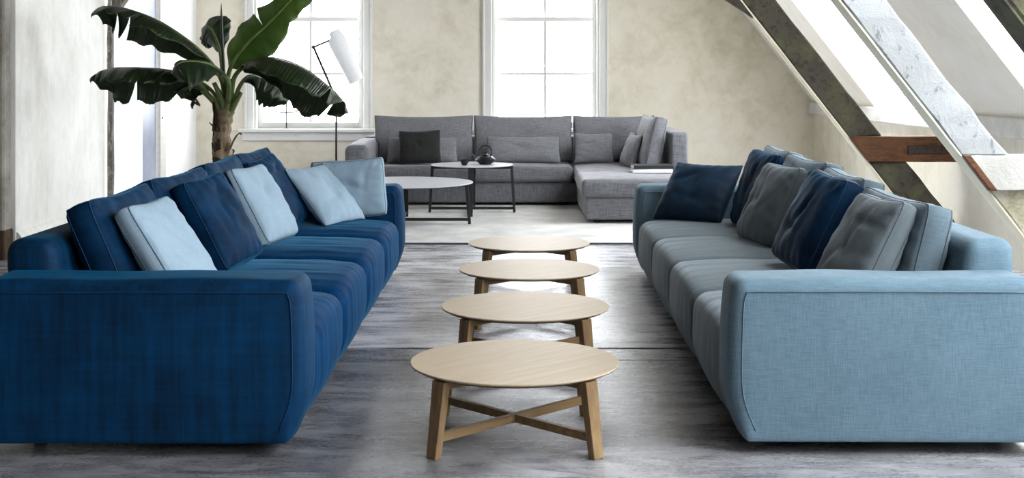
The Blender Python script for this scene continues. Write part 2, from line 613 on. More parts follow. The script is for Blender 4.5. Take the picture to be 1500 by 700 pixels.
def pillow(name, mat, seam_mat, w, h, t, gusset, base, facing, lean, roll, label, group=None, seed=0, wrinkle=1.0, sag=0.015, cat='cushion', n=34, corner=None):
    """stuffed cushion. local x = front, y = width, z = height; stands on `base`, leaning back by `lean`"""
    bm = bmesh.new()
    rnd = random.Random(seed * 13 + 5)
    dents = [(rnd.uniform(-.6, .6), rnd.uniform(-.4, .8), rnd.uniform(0, PI), rnd.uniform(.25, .6), rnd.uniform(.4, 1)) for _ in range(5)]

    def outline(u, v):
        y = w / 2 * u * (1 - 0.035 * (1 - v * v) * abs(u) ** 3)
        z = h / 2 * v * (1 - 0.04 * (1 - u * u) * abs(v) ** 3)
        cr = (abs(u) * abs(v)) ** 5 * (corner if corner is not None else 0.075 if gusset > 0.02 else 0.03)
        y *= 1 - cr
        z *= 1 - cr
        if v > 0:
            z -= sag * (1 - u * u) * v * v
        if v < 0 and corner is None:      # slumps outwards at the foot
            y *= 1 + 0.03 * v * v
        return y, z

    def depth(u, v, side):
        a = max(0, 1 - abs(u) ** 2.6)
        b = max(0, 1 - abs(v) ** 2.6)
        d = (a * b) ** 0.5
        d *= 1 - 0.18 * v
        e = 1 - max(abs(u), abs(v))
        tang = v if abs(u) > abs(v) else u
        ph = nz((u, v, 0), 1.3, seed * 3.1 + side) * 5
        wr = math.sin(tang * 17 + ph) * math.exp(-e * 5.5) * min(1, e * 9) * 0.0045
        corner = (abs(u) * abs(v))
        wr += math.sin((abs(u) - abs(v)) * 15 + ph) * corner ** 2 * min(1, e * 7) * 0.005
        wr += nz((u, v, side), 1.6, seed * 1.7) * 0.016 * a * b + nz((u, v * .6, side), 4.2, seed * 2.3) * 0.0045 * a * b
        for (du, dv, ang, ln, am) in dents:
            p = (u - du) * math.cos(ang) + (v - dv) * math.sin(ang)
            q = -(u - du) * math.sin(ang) + (v - dv) * math.cos(ang)
            wr -= am * 0.014 * math.exp(-(p / ln) ** 2 - (q / 0.075) ** 2) * a * b
        return gusset / 2 + (t - gusset) / 2 * d + wr * wrinkle
    # denser towards the edges
    U = [math.sin((-1 + 2 * i / n) * PI / 2 * 0.86) / math.sin(PI / 2 * 0.86) for i in range(n + 1)]
    grids = []
    for side in (1, -1):
        g = []
        for i in range(n + 1):
            row = []
            for j in range(n + 1):
                y, z = outline(U[i], U[j])
                row.append(bm.verts.new((side * depth(U[i], U[j], side), y, z)))
            g.append(row)
        grids.append(g)
        for i in range(n):
            for j in range(n):
                bm.faces.new((g[i][j], g[i + 1][j], g[i + 1][j + 1], g[i][j + 1]))
    ring = [(i, 0) for i in range(n)] + [(n, j) for j in range(n)] + [(i, n) for i in range(n, 0, -1)] + [(0, j) for j in range(n, 0, -1)]
    A = [grids[0][i][j] for i, j in ring]
    B = [grids[1][i][j] for i, j in ring]
    k = len(ring)
    seams = []
    if gusset > 0.02:
        mids = []
        for f in (0.25, 0.5, 0.75):
            row = []
            for q in range(k):
                p = A[q].co.lerp(B[q].co, f)
                out = Vector((0, p.y, p.z)).normalized()
                row.append(bm.verts.new(p + out * (0.012 + 0.004 * nz(p, 14, seed)) * math.sin(f * PI)))
            mids.append(row)
        rows = [A] + mids + [B]
    else:
        rows = [A, B]
    for ra, rb in zip(rows, rows[1:]) if gusset > 0.02 else ():
        for q in range(k):
            bm.faces.new((ra[q], ra[(q + 1) % k], rb[(q + 1) % k], rb[q]))
    if gusset <= 0.02:
        tm = {}
        for a, b in zip(A, B):
            tm[b] = a
        bmesh.ops.weld_verts(bm, targetmap=tm)
    rot = Euler((R(roll), -R(lean), R(facing)), 'XYZ')
    Mx = rot.to_matrix()
    low = min((Mx @ v.co).z for v in bm.verts)
    bot = Mx @ Vector((0, 0, -h / 2))
    loc = Vector((base[0] - bot.x, base[1] - bot.y, base[2] - low))
    bmesh.ops.recalc_face_normals(bm, faces=bm.faces)
    M4 = Matrix.Translation(loc) @ Mx.to_4x4()
    settle(bm.verts, M4)
    if gusset > 0.02:
        seams = [[v.co.copy() for v in A], [v.co.copy() for v in B]]
    else:
        seams = [[v.co.copy() for v in A]]
    root = mesh_obj(name, bm, mat, None, loc, rot, smooth=True)
    tag(root, label, cat, group)
    add_obstacle(root)
    for s in seams:
        bs = bmesh.new()
        tube(bs, s + [s[0]], 0.0030, 5, cap=False)
        mesh_obj('piping', bs, seam_mat, root, smooth=True)
    return root


def copy_tree(o, parent=None):
    c = o.copy()
    C.objects.link(c)
    if parent:
        c.parent = parent
    for ch in list(o.children):
        copy_tree(ch, c)
    return c


# ------------------------------------------------------------------ the room
floor = empty('floor', kind='structure')
fb = box_obj('floor_bed', -6.0, 4.9, -6.3, 17.0, -0.30, -0.02, MT['joint'], floor)
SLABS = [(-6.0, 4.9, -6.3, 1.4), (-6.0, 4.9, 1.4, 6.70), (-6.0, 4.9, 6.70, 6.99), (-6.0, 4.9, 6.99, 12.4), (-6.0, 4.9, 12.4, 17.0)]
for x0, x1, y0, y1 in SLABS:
    box_obj('floor_slab', x0, x1, y0 + (0.02 if y0 == 6.99 else 0.007), y1 - (0.02 if y1 == 6.99 else 0.007), -0.06, 0.0, MT['floor_glare' if y0 > 6.8 else 'floor'], floor)


def wall_with_holes(name, x0, x1, z0, z1, y0, y1, holes, hz0, hz1, mat):
    bm = bmesh.new()
    xs = [x0] + [v for h in holes for v in h] + [x1]
    for i in range(0, len(xs), 2):
        box(bm, xs[i], xs[i + 1], y0, y1, z0, z1)
    for a, b in holes:
        box(bm, a, b, y0, y1, z0, hz0)
        box(bm, a, b, y0, y1, hz1, z1)
    return tag(mesh_obj(name, bm, mat), kind='structure')


wall_with_holes('wall_back', -4.30, 4.9, -0.1, 4.2, YB, YB + 0.32, WINS, WZ0, WZ1, MT['plaster'])
box_obj('wall_front', -5.9, 4.9, -6.32, -6.0, -0.1, 4.2, MT['pier'])['kind'] = 'structure'
box_obj('ceiling', -5.9, 1.75, -6.3, 16.9, 4.0, 4.2, MT['ceiling'])['kind'] = 'structure'

# left side: outer wall near the camera, then the plastered partition with its pier, post, recess and jamb
box_obj('wall_left_near', -5.9, -5.6, -6.3, 10.75, -0.1, 4.2, MT['pier'])['kind'] = 'structure'
box_obj('wall_left_return', -5.6, -4.5, 10.45, 10.75, -0.1, 4.2, MT['pier'])['kind'] = 'structure'
wl = empty('wall_left', kind='structure')
box_obj('plaster_panel', -4.34, -4.04, 10.56, 12.88, -0.1, 4.1, MT['plaster_left'], wl, 0.006)
box_obj('end_pier', -4.52, -4.075, 10.40, 10.558, 0.0, 4.1, MT['pier'], wl, 0.015)
box_obj('pier_base', -4.54, -4.062, 10.38, 10.57, 0.0, 0.235, MT['brown_base'], wl, 0.01)
box_obj('white_panel', -4.34, -4.05, 13.07, 14.22, -0.1, 4.1, MT['white_wall'], wl)
box_obj('door_lintel', -4.34, -4.05, 14.22, 14.86, 2.9, 4.1, MT['white_wall'], wl)
box_obj('corner_panel', -4.34, -4.04, 15.12, 16.6, -0.1, 4.1, MT['white_wall'], wl)
bm = bmesh.new()
prism_y(bm, [(-4.06, 0.0), (-3.985, 0.0), (-3.985, 0.14), (-4.03, 0.20), (-4.06, 0.20)], 10.575, 12.88)
tag(mesh_obj('baseboard_left', bm, MT['plaster_left']), kind='structure')
d1 = empty('door_1', kind='structure')
box_obj('door_leaf', -4.12, -4.075, 14.23, 14.85, 0.0, 2.9, MT['frosted'], d1, 0.003)
bm = bmesh.new()
box(bm, -4.30, -4.03, 14.87, 15.11, 0.0, 4.0)
jb = mesh_obj('door_jamb', bm, MT['timber_frame'], d1)
bm = bmesh.new()
for z in (1.0, 2.1):
    m4 = Matrix.Translation((-4.03, 14.95, z)) @ Matrix.Rotation(PI / 2, 4, 'Y')
    bmesh.ops.create_cone(bm, cap_ends=True, segments=10, radius1=0.014, radius2=0.010, depth=0.012, matrix=m4)
mesh_obj('nail_head', bm, MT['rust'], jb)


def rough_beam(name, poly, y0, y1, mat, parent, seed, cuts=14, amp=0.012, bev=0.012):
    bm = bmesh.new()
    prism_y(bm, poly, y0, y1)
    bmesh.ops.bevel(bm, geom=list(bm.edges), offset=bev, segments=1, affect='EDGES')
    lng = [e for e in bm.edges if e.calc_length() > 0.5]
    bmesh.ops.subdivide_edges(bm, edges=lng, cuts=cuts, use_grid_fill=True)
    for v in bm.verts:
        n3 = Vector((nz(v.co, 4.0, seed), nz(v.co, 4.0, seed + 9), nz(v.co, 4.0, seed + 17)))
        n4 = Vector((nz(v.co, 14.0, seed), nz(v.co, 14.0, seed + 3), nz(v.co, 14.0, seed + 5)))
        v.co += n3 * amp + n4 * amp * 0.5
    return mesh_obj(name, bm, mat, parent)


post = empty('timber_post', (-4.01, 12.97, 0), label='rough grey timber post standing against the pale plaster wall', cat='post')
rough_beam('post_shaft', [(-0.03, 0), (0.022, 0), (0.022, 4.0), (-0.03, 4.0)], -0.045, 0.04, MT['rough_post'], post, 3)
rough_beam('post_brace', [(0.015, 2.04), (0.015, 2.3), (1.15, 3.9), (1.35, 3.9)], -0.07, 0.07, MT['rough_post'], post, 5)

# right side: knee wall, purlin, sloped roof with skylights
box_obj('wall_right', 3.85, 4.15, -6.3, 16.6, -0.1, 1.0, MT['plaster'])['kind'] = 'structure'
box_obj('trim_1', 3.79, 4.15, -6.0, 16.58, 1.0, 1.154, MT['purlin'], None, 0.012)['kind'] = 'structure'
roof = empty('wall_right_slope', kind='structure')


def slope_box(name, s0, s1, y0, y1, d0, d1, mat, parent, bev=0.0):
    bm = bmesh.new()
    vs, fs = box(bm, s0, s1, y0, y1, d0, d1)
    for v in vs:
        v.co = SL0 + SLU * v.co.x + Vector((0, v.co.y, 0)) + SLN * v.co.z
    if bev:
        bmesh.ops.bevel(bm, geom=list(bm.edges), offset=bev, segments=1, affect='EDGES')
    return mesh_obj(name, bm, mat, parent)


ys = [-6.3] + [v for p in SKY for v in p] + [16.9]
for i in range(0, len(ys), 2):
    slope_box('slope_panel', -0.2, 3.75, ys[i], ys[i + 1], 0, 0.28, MT['slope'], roof)
for a, b in SKY:
    slope_box('lower_panel', -0.2, S0, a, b, 0, 0.28, MT['slope'], roof)
    slope_box('upper_panel', S1, 3.75, a, b, 0, 0.28, MT['slope'], roof)
for i, (a, b) in enumerate(SKY):
    wnd = empty('window_%d' % (i + 3), kind='structure')
    for (s0, s1, y0, y1) in ((S0, S0 + .03, a, b), (S1 - .06, S1, a, b), (S0 + .03, S1 - .06, a, a + .04), (S0 + .03, S1 - .06, b - .03, b)):
        slope_box('frame', s0, s1, y0, y1, 0.18, 0.26, MT['white_paint'], wnd)
    slope_box('pane', S0 + .03, S1 - .06, a + .04, b - .03, 0.225, 0.229, MT['glass'], wnd)


def sash_window(n, x0, x1, z0, z1, y, casing=True):
    """double-hung sash window: casing, sill, two sashes of panes"""
    w = empty('window_%d' % n, kind='structure')
    P = MT['white_paint']
    cw = 0.115
    for xa, xb, za, zb in ((x0 - cw, x0, z0, z1 + cw), (x1, x1 + cw, z0, z1 + cw), (x0, x1, z1, z1 + cw)):
        c = box_obj('casing', xa, xb, y - 0.035, y + 0.005, za, zb, P, w, 0.006)
    for xa, xb in ((x0 - cw, x0 - cw + .03), (x1 + cw - .03, x1 + cw)):
        box_obj('casing_moulding', xa, xb, y - 0.055, y - 0.035, z0, z1 + cw, P, w, 0.006)
    s = box_obj('sill', x0 - cw - 0.07, x1 + cw + 0.07, y - 0.13, y + 0.12, z0 - 0.045, z0, P, w, 0.008)
    box_obj('apron', x0 - cw - 0.03, x1 + cw + 0.03, y - 0.05, y, z0 - 0.155, z0 - 0.045, P, w, 0.008)
    # lining boards of the reveal
    for xa, xb in ((x0, x0 + .03), (x1 - .03, x1)):
        box_obj('jamb_lining', xa, xb, y - 0.005, y + 0.30, z0, z1, P, w)
    zm = 2.215
    xm = (x0 + x1) / 2
    for sy, za, zb, bars in ((y + .12, z0, zm + .03, (1.515,)), (y + .17, zm - .03, z1, (2.85,))):
        sash = empty('sash', parent=w)
        a, b = x0 + .03, x1 - .03
        st = 0.055
        for q in ((a, a + st, za, zb), (b - st, b, za, zb), (a + st, b - st, za, za + st + .02), (a + st, b - st, zb - st, zb)):
            box_obj('sash_rail', q[0], q[1], sy, sy + .045, q[2], q[3], P, sash, 0.004)
        box_obj('muntin', xm - .019, xm + .019, sy + .006, sy + .039, za + st, zb - st, P, sash)
        for zz in bars:
            box_obj('muntin', a + st, b - st, sy + .008, sy + .037, zz - .015, zz + .015, P, sash)
        zs = [za + st] + list(bars) + [zb - st]
        for xa, xb in ((a + st, xm), (xm, b - st)):
            for k in range(len(zs) - 1):
                box_obj('pane', xa, xb, sy + .020, sy + .024, zs[k], zs[k + 1], MT['glass'], sash)
    return w


for i, (a, b) in enumerate(WINS):
    sash_window(i + 1, a, b, WZ0, WZ1, YB)
# a pale house across the street, seen through the second window
fh = empty('outside_house', (1.6, 120, -14), label='pale house with rows of windows seen through the middle window', cat='building')
box_obj('house_wall', -24, 24, 0, 8, 0, 16.6, MT['far_wall'], fh)
for zc, hh in ((14.85, .58), (12.85, .50)):
    for xc, ww in ((-6.2, 1.1), (-1.45, 1.1), (.75, .42), (2.2, .42)):
        f = box_obj('window', xc - ww - .2, xc + ww + .2, -.1, .06, zc - hh - .15, zc + hh + .15, MT['far_wall'], fh)
        box_obj('pane', xc - ww, xc + ww, -.14, -.09, zc - hh, zc + hh, MT['far_glass'], f)


# ------------------------------------------------------------------ roof trusses
def truss(y, x0, label, m_up, m_low, m_under, m_tie, hook, thick=0.24):
    """sloped principal rafter, tie to the knee wall, brace to the collar; x0 = where its inner edge meets the floor"""
    root = empty('roof_truss', (x0, y, 0), label=label, cat='roof beam', group='sloped timber trusses')
    sl = 1 / 1.28

    def X(h):
        return -h * sl
    w = 0.30
    rough_beam('rafter', [(X(.96) + 0.012, .96), (X(.96) + w, .96), (X(3.6) + w, 3.6), (X(3.6) + 0.012, 3.6)], 0, thick, m_up, root, y, 26)
    rough_beam('rafter_foot', [(0.012, 0), (w + .06, 0), (X(.75) + w + .04, .75), (X(.75) + 0.012, .75)], 0.01, thick, m_low, root, y + 2, 10)
    rough_beam('underside_face', [(-0.004, 0), (0.012, 0), (X(3.6) + 0.012, 3.6), (X(3.6) - 0.004, 3.6)], 0.006, thick - .004, m_under, root, y + 4, 26, 0.002, 0.002)  # thin skin on the rafter's lower face, pale where painted as lit
    tie = rough_beam('tie_beam', [(X(.747) + .015, .747), (3.80 - x0, .747), (3.80 - x0, .962), (X(.962) + .015, .962)], -0.05, thick + .02, m_tie, root, y + 6, 10, 0.004, 0.006)
    rough_beam('brace', [(X(1.93) + .03, 1.93), (X(2.16) + .1, 2.16), (X(2.16) - 1.2, 3.0), (X(1.93) - 1.5, 2.93)], 0.02, thick - .03, m_up, root, y + 8, 10)
    if hook == 'strap':
        box_obj('iron_strap', X(.86) + .42, X(.86) + .80, -0.068, -0.048, .815, .885, MT['rust'], tie, 0.004)
    elif hook == 'hook':
        bmh = bmesh.new()
        pts = smooth_path([(X(.86) + .56, -.058, .835), (X(.86) + .60, -.085, .825), (X(.86) + .70, -.09, .828), (X(.86) + .86, -.085, .835), (X(.86) + .95, -.06, .85)], 6)
        tube(bmh, pts, 0.016, 8)
        pts = smooth_path([(X(.86) + .56, -.058, .84), (X(.86) + .555, -.09, .87), (X(.86) + .60, -.09, .885), (X(.86) + .64, -.06, .88)], 6)
        tube(bmh, pts, 0.012, 8)
        mesh_obj('iron_hook', bmh, MT['white_tie'], tie, smooth=True)
        rough_beam('bare_end', [(X(.747) + .002, .744), (X(.747) + .05, .744), (X(.965) + .05, .965), (X(.965) + .002, .965)], -0.056, 0.0, MT['brown_wood'], tie, y + 9, 4, 0.003, 0.004)
    return root


truss(11.06, 3.61, 'dark mossy sloped timber beam with a brown tie and rusty strap', MT['dark_beam'], MT['dark_beam'], MT['lit_edge'], MT['brown_wood'], 'strap', 0.15)
truss(8.26, 3.61, 'sloped timber beam with flaking white paint and white hooked tie', MT['white_beam'], MT['pale_foot'], MT['lit_edge'], MT['white_tie'], 'hook', 0.19)
truss(5.79, 3.61, 'dark bare sloped timber cut off by the upper right corner of the photo', MT['dark_beam'], MT['dark_beam'], MT['dark_beam'], MT['dark_beam'], None)


# ------------------------------------------------------------------ rug
def rug():
    bm = bmesh.new()
    box(bm, -2.6, 2.5, 11.37, 15.3, 0.0, 0.014)
    bmesh.ops.bevel(bm, geom=[e for e in bm.edges], offset=0.004, segments=1, affect='EDGES')
    o = mesh_obj('rug', bm, MT['rug'])
    tag(o, 'large pale grey flat rug under the grey corner sofa', 'rug')
    b2 = bmesh.new()
    pts = [(-2.6, 11.37), (2.5, 11.37), (2.5, 15.3), (-2.6, 15.3), (-2.6, 11.37)]
    for a, b in zip(pts, pts[1:]):
        bar(b2, (a[0], a[1], .008), (b[0], b[1], .008), .014, .014)
    mesh_obj('edge_shadow', b2, MT['seam_dark'], o)  # dark strip painted for the thin shadow along the rug edge


rug()


# ------------------------------------------------------------------ the two long sofas
def long_sofa(name, loc, rotz, label, m_arm, m_seat, m_seam, xb=-0.65):
    root = empty(name, loc, (0, 0, rotz), label, 'sofa', 'pair of long four-seat sofas')
    L = 2.35

    def seat_def(p):
        x, y, z = p
        u, hz = y / 0.505, z / 0.185
        if x > 0:
            fx = min(1, x / 0.45)
            k = max(0.0, (-z - 0.03) / 0.155)
            x -= 0.055 * k ** 1.6 * fx
            x += 0.03 * (1 - u * u) * fx * (1 - 0.4 * abs(hz))
            x += 0.006 * (nz((y, z * .08, 0), 16, loc[0]) + .6 * nz((y, z * .1, 4), 31, loc[0])) * fx * (0.4 + 0.6 * abs(u))
        if z > 0:
            fz = min(1, z / 0.15)
            z += (0.052 * (1 - abs(u) ** 3) - 0.012 * max(0, x - .35) * 4 * 0) * fz
            z -= 0.03 * max(0, (x - 0.2) / 0.4) ** 2 * fz
            z += 0.0045 * nz((y, x * .10, 7), 20, loc[0]) * fz * (0.3 + 0.7 * max(0, x / .5))
            z += 0.004 * nz((x, y, 0), 5) * fz
        return Vector((x, y, z))
    for i in range(4):
        cy = -2.05 + 1.025 * (i + .5)
        bm = soft_box(1.09, 1.022, 0.37, 0.075, (20, 48, 12), seat_def, r_low=0.012)
        add_obstacle(mesh_obj('seat', bm, m_seat, root, (0.035, cy, 0.235), smooth=True))

    def arm_def(p):
        x, y, z = p
        if x > 0:
            fx = min(1, x / 0.5)
            k = max(0.0, (-z - 0.12) / 0.195)
            x -= 0.065 * k ** 1.4 * fx
            x -= 0.022 * max(0, z / 0.315) ** 2 * fx
            x += 0.012 * (1 - (y / .15) ** 2) * fx
        if abs(y) > 0.1:
            y += math.copysign(0.010, y) * (1 - (x / .62) ** 2) * (1 - (z / .32) ** 2)
        if z > 0.2:
            z += 0.008 * nz((x, y, 0), 3)
        return Vector((x, y, z))
    for s in (-1, 1):
        aw = 0.60 - xb
        bm = soft_box(aw, 0.30, 0.63, 0.052, (24, 6, 14), arm_def, r_low=0.012)
        a = mesh_obj('arm', bm, m_arm, root, (0.60 - aw / 2, s * (L - .15), 0.365), smooth=True)
        add_obstacle(a)
        for sy in (-1, 1):
            bs = bmesh.new()
            e = aw / 2
            path = [(-e + .06, sy * .152, .266), (-.3, sy * .1578, .268), (0, sy * .1588, .269), (.3, sy * .1574, .268), (e - .085, sy * .1525, .266), (e - .062, sy * .152, .255), (e - .050, sy * .152, .20), (e - .044, sy * .152, 0), (e - .050, sy * .152, -.14), (e - .096, sy * .151, -.27)]
            tube(bs, smooth_path(path, 5), 0.0026, 6)
            mesh_obj('piping', bs, m_seam, a, smooth=True)

    def back_def(p):
        x, y, z = p
        if x > 0:
            x += 0.075 * max(0, min(1, (0.34 - z) / 0.5)) * min(1, x / .05)
        if z > .2:
            x -= 0.015
        return Vector((x, y, z))
    bm = soft_box(0.20, 4.14, 0.75, 0.06, (4, 40, 10), back_def)
    bk = mesh_obj('back_frame', bm, m_arm, root, (xb + .10, 0, 0.425), smooth=True)
    add_obstacle(bk)
    for sy in (-1, 1):
        bs = bmesh.new()
        tube(bs, smooth_path([(.095, sy * 2.068, -.2), (.085, sy * 2.068, 0), (.06, sy * 2.066, .2), (.035, sy * 2.064, .30), (-.01, sy * 2.055, .35)], 5), 0.0026, 6)
        mesh_obj('piping', bs, m_seam, bk, smooth=True)
    box_obj('base_frame', -0.60, 0.44, -2.25, 2.25, 0.035, 0.12, MT['foot'], root)
    for x in (-.5, .36):
        for y in (-2.1, 0, 2.1):
            bm = bmesh.new()
            lathe(bm, [(0, 0), (.025, 0), (.03, .06), (0, .06)], 12)
            mesh_obj('foot', bm, MT['foot'], root, (x, y, 0))
    return root


LX, RX = -1.40, 1.475
long_sofa('long_sofa', (LX, 7.33, 0), 0, 'long navy velvet four-seat sofa beside the plaster wall', MT['navy'], MT['navy_seat'], MT['seam_navy'])
long_sofa('long_sofa.001', (RX, 7.35, 0), PI - R(0.75), 'long steel blue linen four-seat sofa beside the sloped beams', MT['steel_blue'], MT['steel_seat'], MT['seam_blue'], -0.59)

# back cushions, one per seat
SZ = 0.435
gl = 'navy back cushions along the velvet sofa'
names = ['first', 'second', 'third', 'fourth']
for i, (y, lean, f, hh) in enumerate(((5.90, 23, 1, .53), (6.90, 22, -2, .54), (7.90, 21, 1, .55), (8.82, 20, -3, .55))):
    pillow('back_cushion', MT['navy_back'], MT['seam_navy'], (0.98, 0.99, 0.97, .90)[i], hh, 0.24, 0.10, (-1.63, y, SZ), f, lean, 0,
           '%s boxed navy velvet back cushion from the plaster pier, on the velvet sofa' % names[i].capitalize() if i else 'boxed navy velvet back cushion nearest the big near arm of the velvet sofa', gl, 20 + i, 1.3, 0.02)
gr = 'slate blue back cushions along the linen sofa'
for i, (y, lean, f, hh) in enumerate(((5.92, 14, 181, .50), (6.94, 15, 178, .53), (7.92, 15, 182, .55), (8.85, 15, 179, .56))):
    pillow('back_cushion', MT['steel_cushion'], MT['seam_dark'], (0.98, 0.98, .97, .90)[i], hh, 0.23, 0.10, (1.70 + .013 * (y - 7.35), y, SZ), f, lean, 0,
           ('boxed slate linen back cushion just behind the near arm of the linen sofa', 'slate back cushion partly behind the tall navy cushion on the linen sofa',
            'slate back cushion behind the dented grey cushion on the linen sofa', 'slate back cushion at the far end of the linen sofa')[i], gr, 40 + i, 1.3, 0.02)

# scatter cushions on the navy sofa: base x, y, facing, lean, roll
PL = [
    ('throw_cushion', 'ice_blue', 'seam_blue', .54, .52, .17, .07, (-1.37, 5.72), -4, 32, 0, 'plain ice blue cushion leaning just behind the navy arm'),
    ('throw_cushion', 'navy_back', 'seam_navy', .47, .51, .22, .11, (-1.42, 6.72), -14, 28, 4, 'thick navy velvet cushion between two ice blue cushions'),
    ('throw_cushion', 'ice_blue', 'seam_blue', .54, .51, .20, .08, (-1.41, 7.86), -10, 29, 0, 'plump ice blue cushion in the middle of the navy sofa'),
    ('throw_cushion', 'navy_back', 'seam_navy', .50, .52, .18, .06, (-1.44, 8.62), -12, 30, 6, 'slim navy velvet cushion leaning beside the wrinkled ice blue one'),
    ('throw_cushion', 'ice_blue', 'seam_blue', .52, .42, .12, .04, (-1.15, 9.225), -88, 8, 4, 'flat ice blue cushion propped against the far navy arm'),
    ('throw_cushion', 'ice_blue', 'seam_blue', .54, .52, .16, .0, (-1.13, 8.88), -22, 42, 0, 'wrinkled ice blue cushion slumped by the far navy arm'),
]
for i, (nm, mt, sm, w, h, t, g, b, f, ln, rl, lab) in enumerate(PL):
    pillow(nm, MT[mt], MT[sm], w, h, t, g, (b[0], b[1], SZ + .015), f, ln, rl, lab, 'scatter cushions on the navy sofa', 60 + i, 1.2)
PR = [
    ('throw_cushion', 'slate', 'seam_dark', .52, .52, .20, .07, (1.44, 5.72), 187, 27, 0, 'dark slate cushion leaning just behind the linen arm'),
    ('throw_cushion', 'indigo', 'seam_navy', .50, .53, .22, .10, (1.46, 6.68), 190, 25, -4, 'tall creased navy velvet cushion between two grey cushions'),
    ('throw_cushion', 'slate', 'seam_dark', .56, .52, .20, .05, (1.47, 7.84), 190, 24, 0, 'dented grey cushion between two navy cushions on the linen sofa'),
    ('throw_cushion', 'indigo', 'seam_navy', .46, .54, .17, .04, (1.55, 8.62), 192, 17, -2, 'upright navy velvet cushion behind the dark satin one'),
    ('throw_cushion', 'teal_dark', 'seam_navy', .56, .50, .18, .0, (1.20, 8.98), 228, 38, 0, 'dark navy satin cushion slumped against the far linen arm'),
]
for i, (nm, mt, sm, w, h, t, g, b, f, ln, rl, lab) in enumerate(PR):
    pillow(nm, MT[mt], MT[sm], w, h, t, g, (b[0], b[1], SZ + .015), f, ln, rl, lab, 'scatter cushions on the linen sofa', 80 + i, 1.2)


# ------------------------------------------------------------------ oak coffee tables
def cross_table(name, loc, rotz, dia, hgt, leg_r, splay, m, lw, lt, bar_h, bar_z, top_t, label, cat, group, apron=0.05):
    root = empty(name, loc, (0, 0, rotz), label, cat, group)
    r = dia / 2
    bm = bmesh.new()
    lathe(bm, [(0, hgt), (r - .003, hgt), (r, hgt - .003), (r - .003, hgt - .008)], 96)
    mesh_obj('tabletop', bm, m['top'], root, smooth=True, auto=30)
    bm = bmesh.new()
    lathe(bm, [(r - .003, hgt - .008), (r - .022, hgt - top_t), (0, hgt - top_t)], 96)
    mesh_obj('bevelled_rim', bm, m['edge'], root, smooth=True, auto=30)
    zt = hgt - top_t
    for k in range(4):
        a = PI / 2 * k
        d = Vector((math.cos(a), math.sin(a), 0))
        s = Vector((-math.sin(a), math.cos(a), 0))
        bm = bmesh.new()
        vs = []
        for z, rad, ww, th in ((0, leg_r, lw * .78, lt), (zt, leg_r - splay, lw, lt * 1.15)):
            for i, j in ((-1, -1), (1, -1), (1, 1), (-1, 1)):
                vs.append(bm.verts.new(d * (rad + j * th / 2) + s * (i * ww / 2) + Vector((0, 0, z))))
        for i in ((0, 1, 2, 3), (7, 6, 5, 4), (0, 4, 5, 1), (1, 5, 6, 2), (2, 6, 7, 3), (3, 7, 4, 0)):
            bm.faces.new([vs[q] for q in i])
        bmesh.ops.bevel(bm, geom=list(bm.edges), offset=0.002, segments=1, affect='EDGES')
        mesh_obj('leg', bm, m['leg'], root)
    e = leg_r - lt / 2 - splay * bar_z / zt
    for k in range(2):
        a = PI / 2 * k
        d = Vector((math.cos(a), math.sin(a), 0))
        bm = bmesh.new()
        bar(bm, -d * e + Vector((0, 0, bar_z)), d * e + Vector((0, 0, bar_z)), .022, bar_h - .002 * k)
        o = mesh_obj('stretcher', bm, m['bar'], root)
        if apron:
            bm = bmesh.new()
            et = leg_r - splay - lt / 2
            za = zt - apron / 2 - .0005
            bar(bm, -d * et + Vector((0, 0, za)), d * et + Vector((0, 0, za)), .022, apron - .002 * k)
            mesh_obj('top_rail', bm, m['bar'], root)
    return root


OAK = {'top': MT['oak'], 'edge': MT['oak_edge'], 'leg': MT['oak_leg'], 'bar': MT['oak_bar']}
tabs = [(0.011, 5.28, 'first'), (.066, 6.565, 'second'), (.103, 7.84, 'third'), (.119, 9.07, 'fourth')]
tl = ['round pale oak table first in the row, its crossed stretcher in full view',
      'round pale oak table second in the row, right behind the first',
      'round pale oak table third in the row, between second and last',
      'round pale oak table last in the row, next to the rug']
t0 = None
for i, (x, y, _) in enumerate(tabs):
    if i == 0:
        t0 = cross_table('coffee_table', (x, y, 0), R(45), 0.85, 0.307, 0.44, 0.040, OAK, 0.068, 0.032, 0.034, 0.075, 0.018, tl[0], 'table', 'row of four round oak coffee tables', 0.036)
    else:
        c = copy_tree(t0)
        c.location = (x, y, 0)
        c['label'] = tl[i]

BLK = {'top': MT['grey_top'], 'edge': MT['black_metal'], 'leg': MT['black_metal'], 'bar': MT['black_metal']}
cross_table('round_side_table', (-1.10, 12.83, 0.0165), 0, 1.43, 0.415, 0.68, 0.03, BLK, 0.05, 0.03, 0.03, 0.045, 0.016, 'large low round table with grey top and black legs on rug', 'table', 'black-legged round tables', 0.03)
cross_table('round_side_table.001', (-0.43, 13.95, 0.0165), 0, 0.89, 0.515, 0.455, 0.03, BLK, 0.055, 0.028, 0.028, 0.045, 0.016, 'taller small round table with grey top holding the black teapot', 'table', 'black-legged round tables', 0.03)

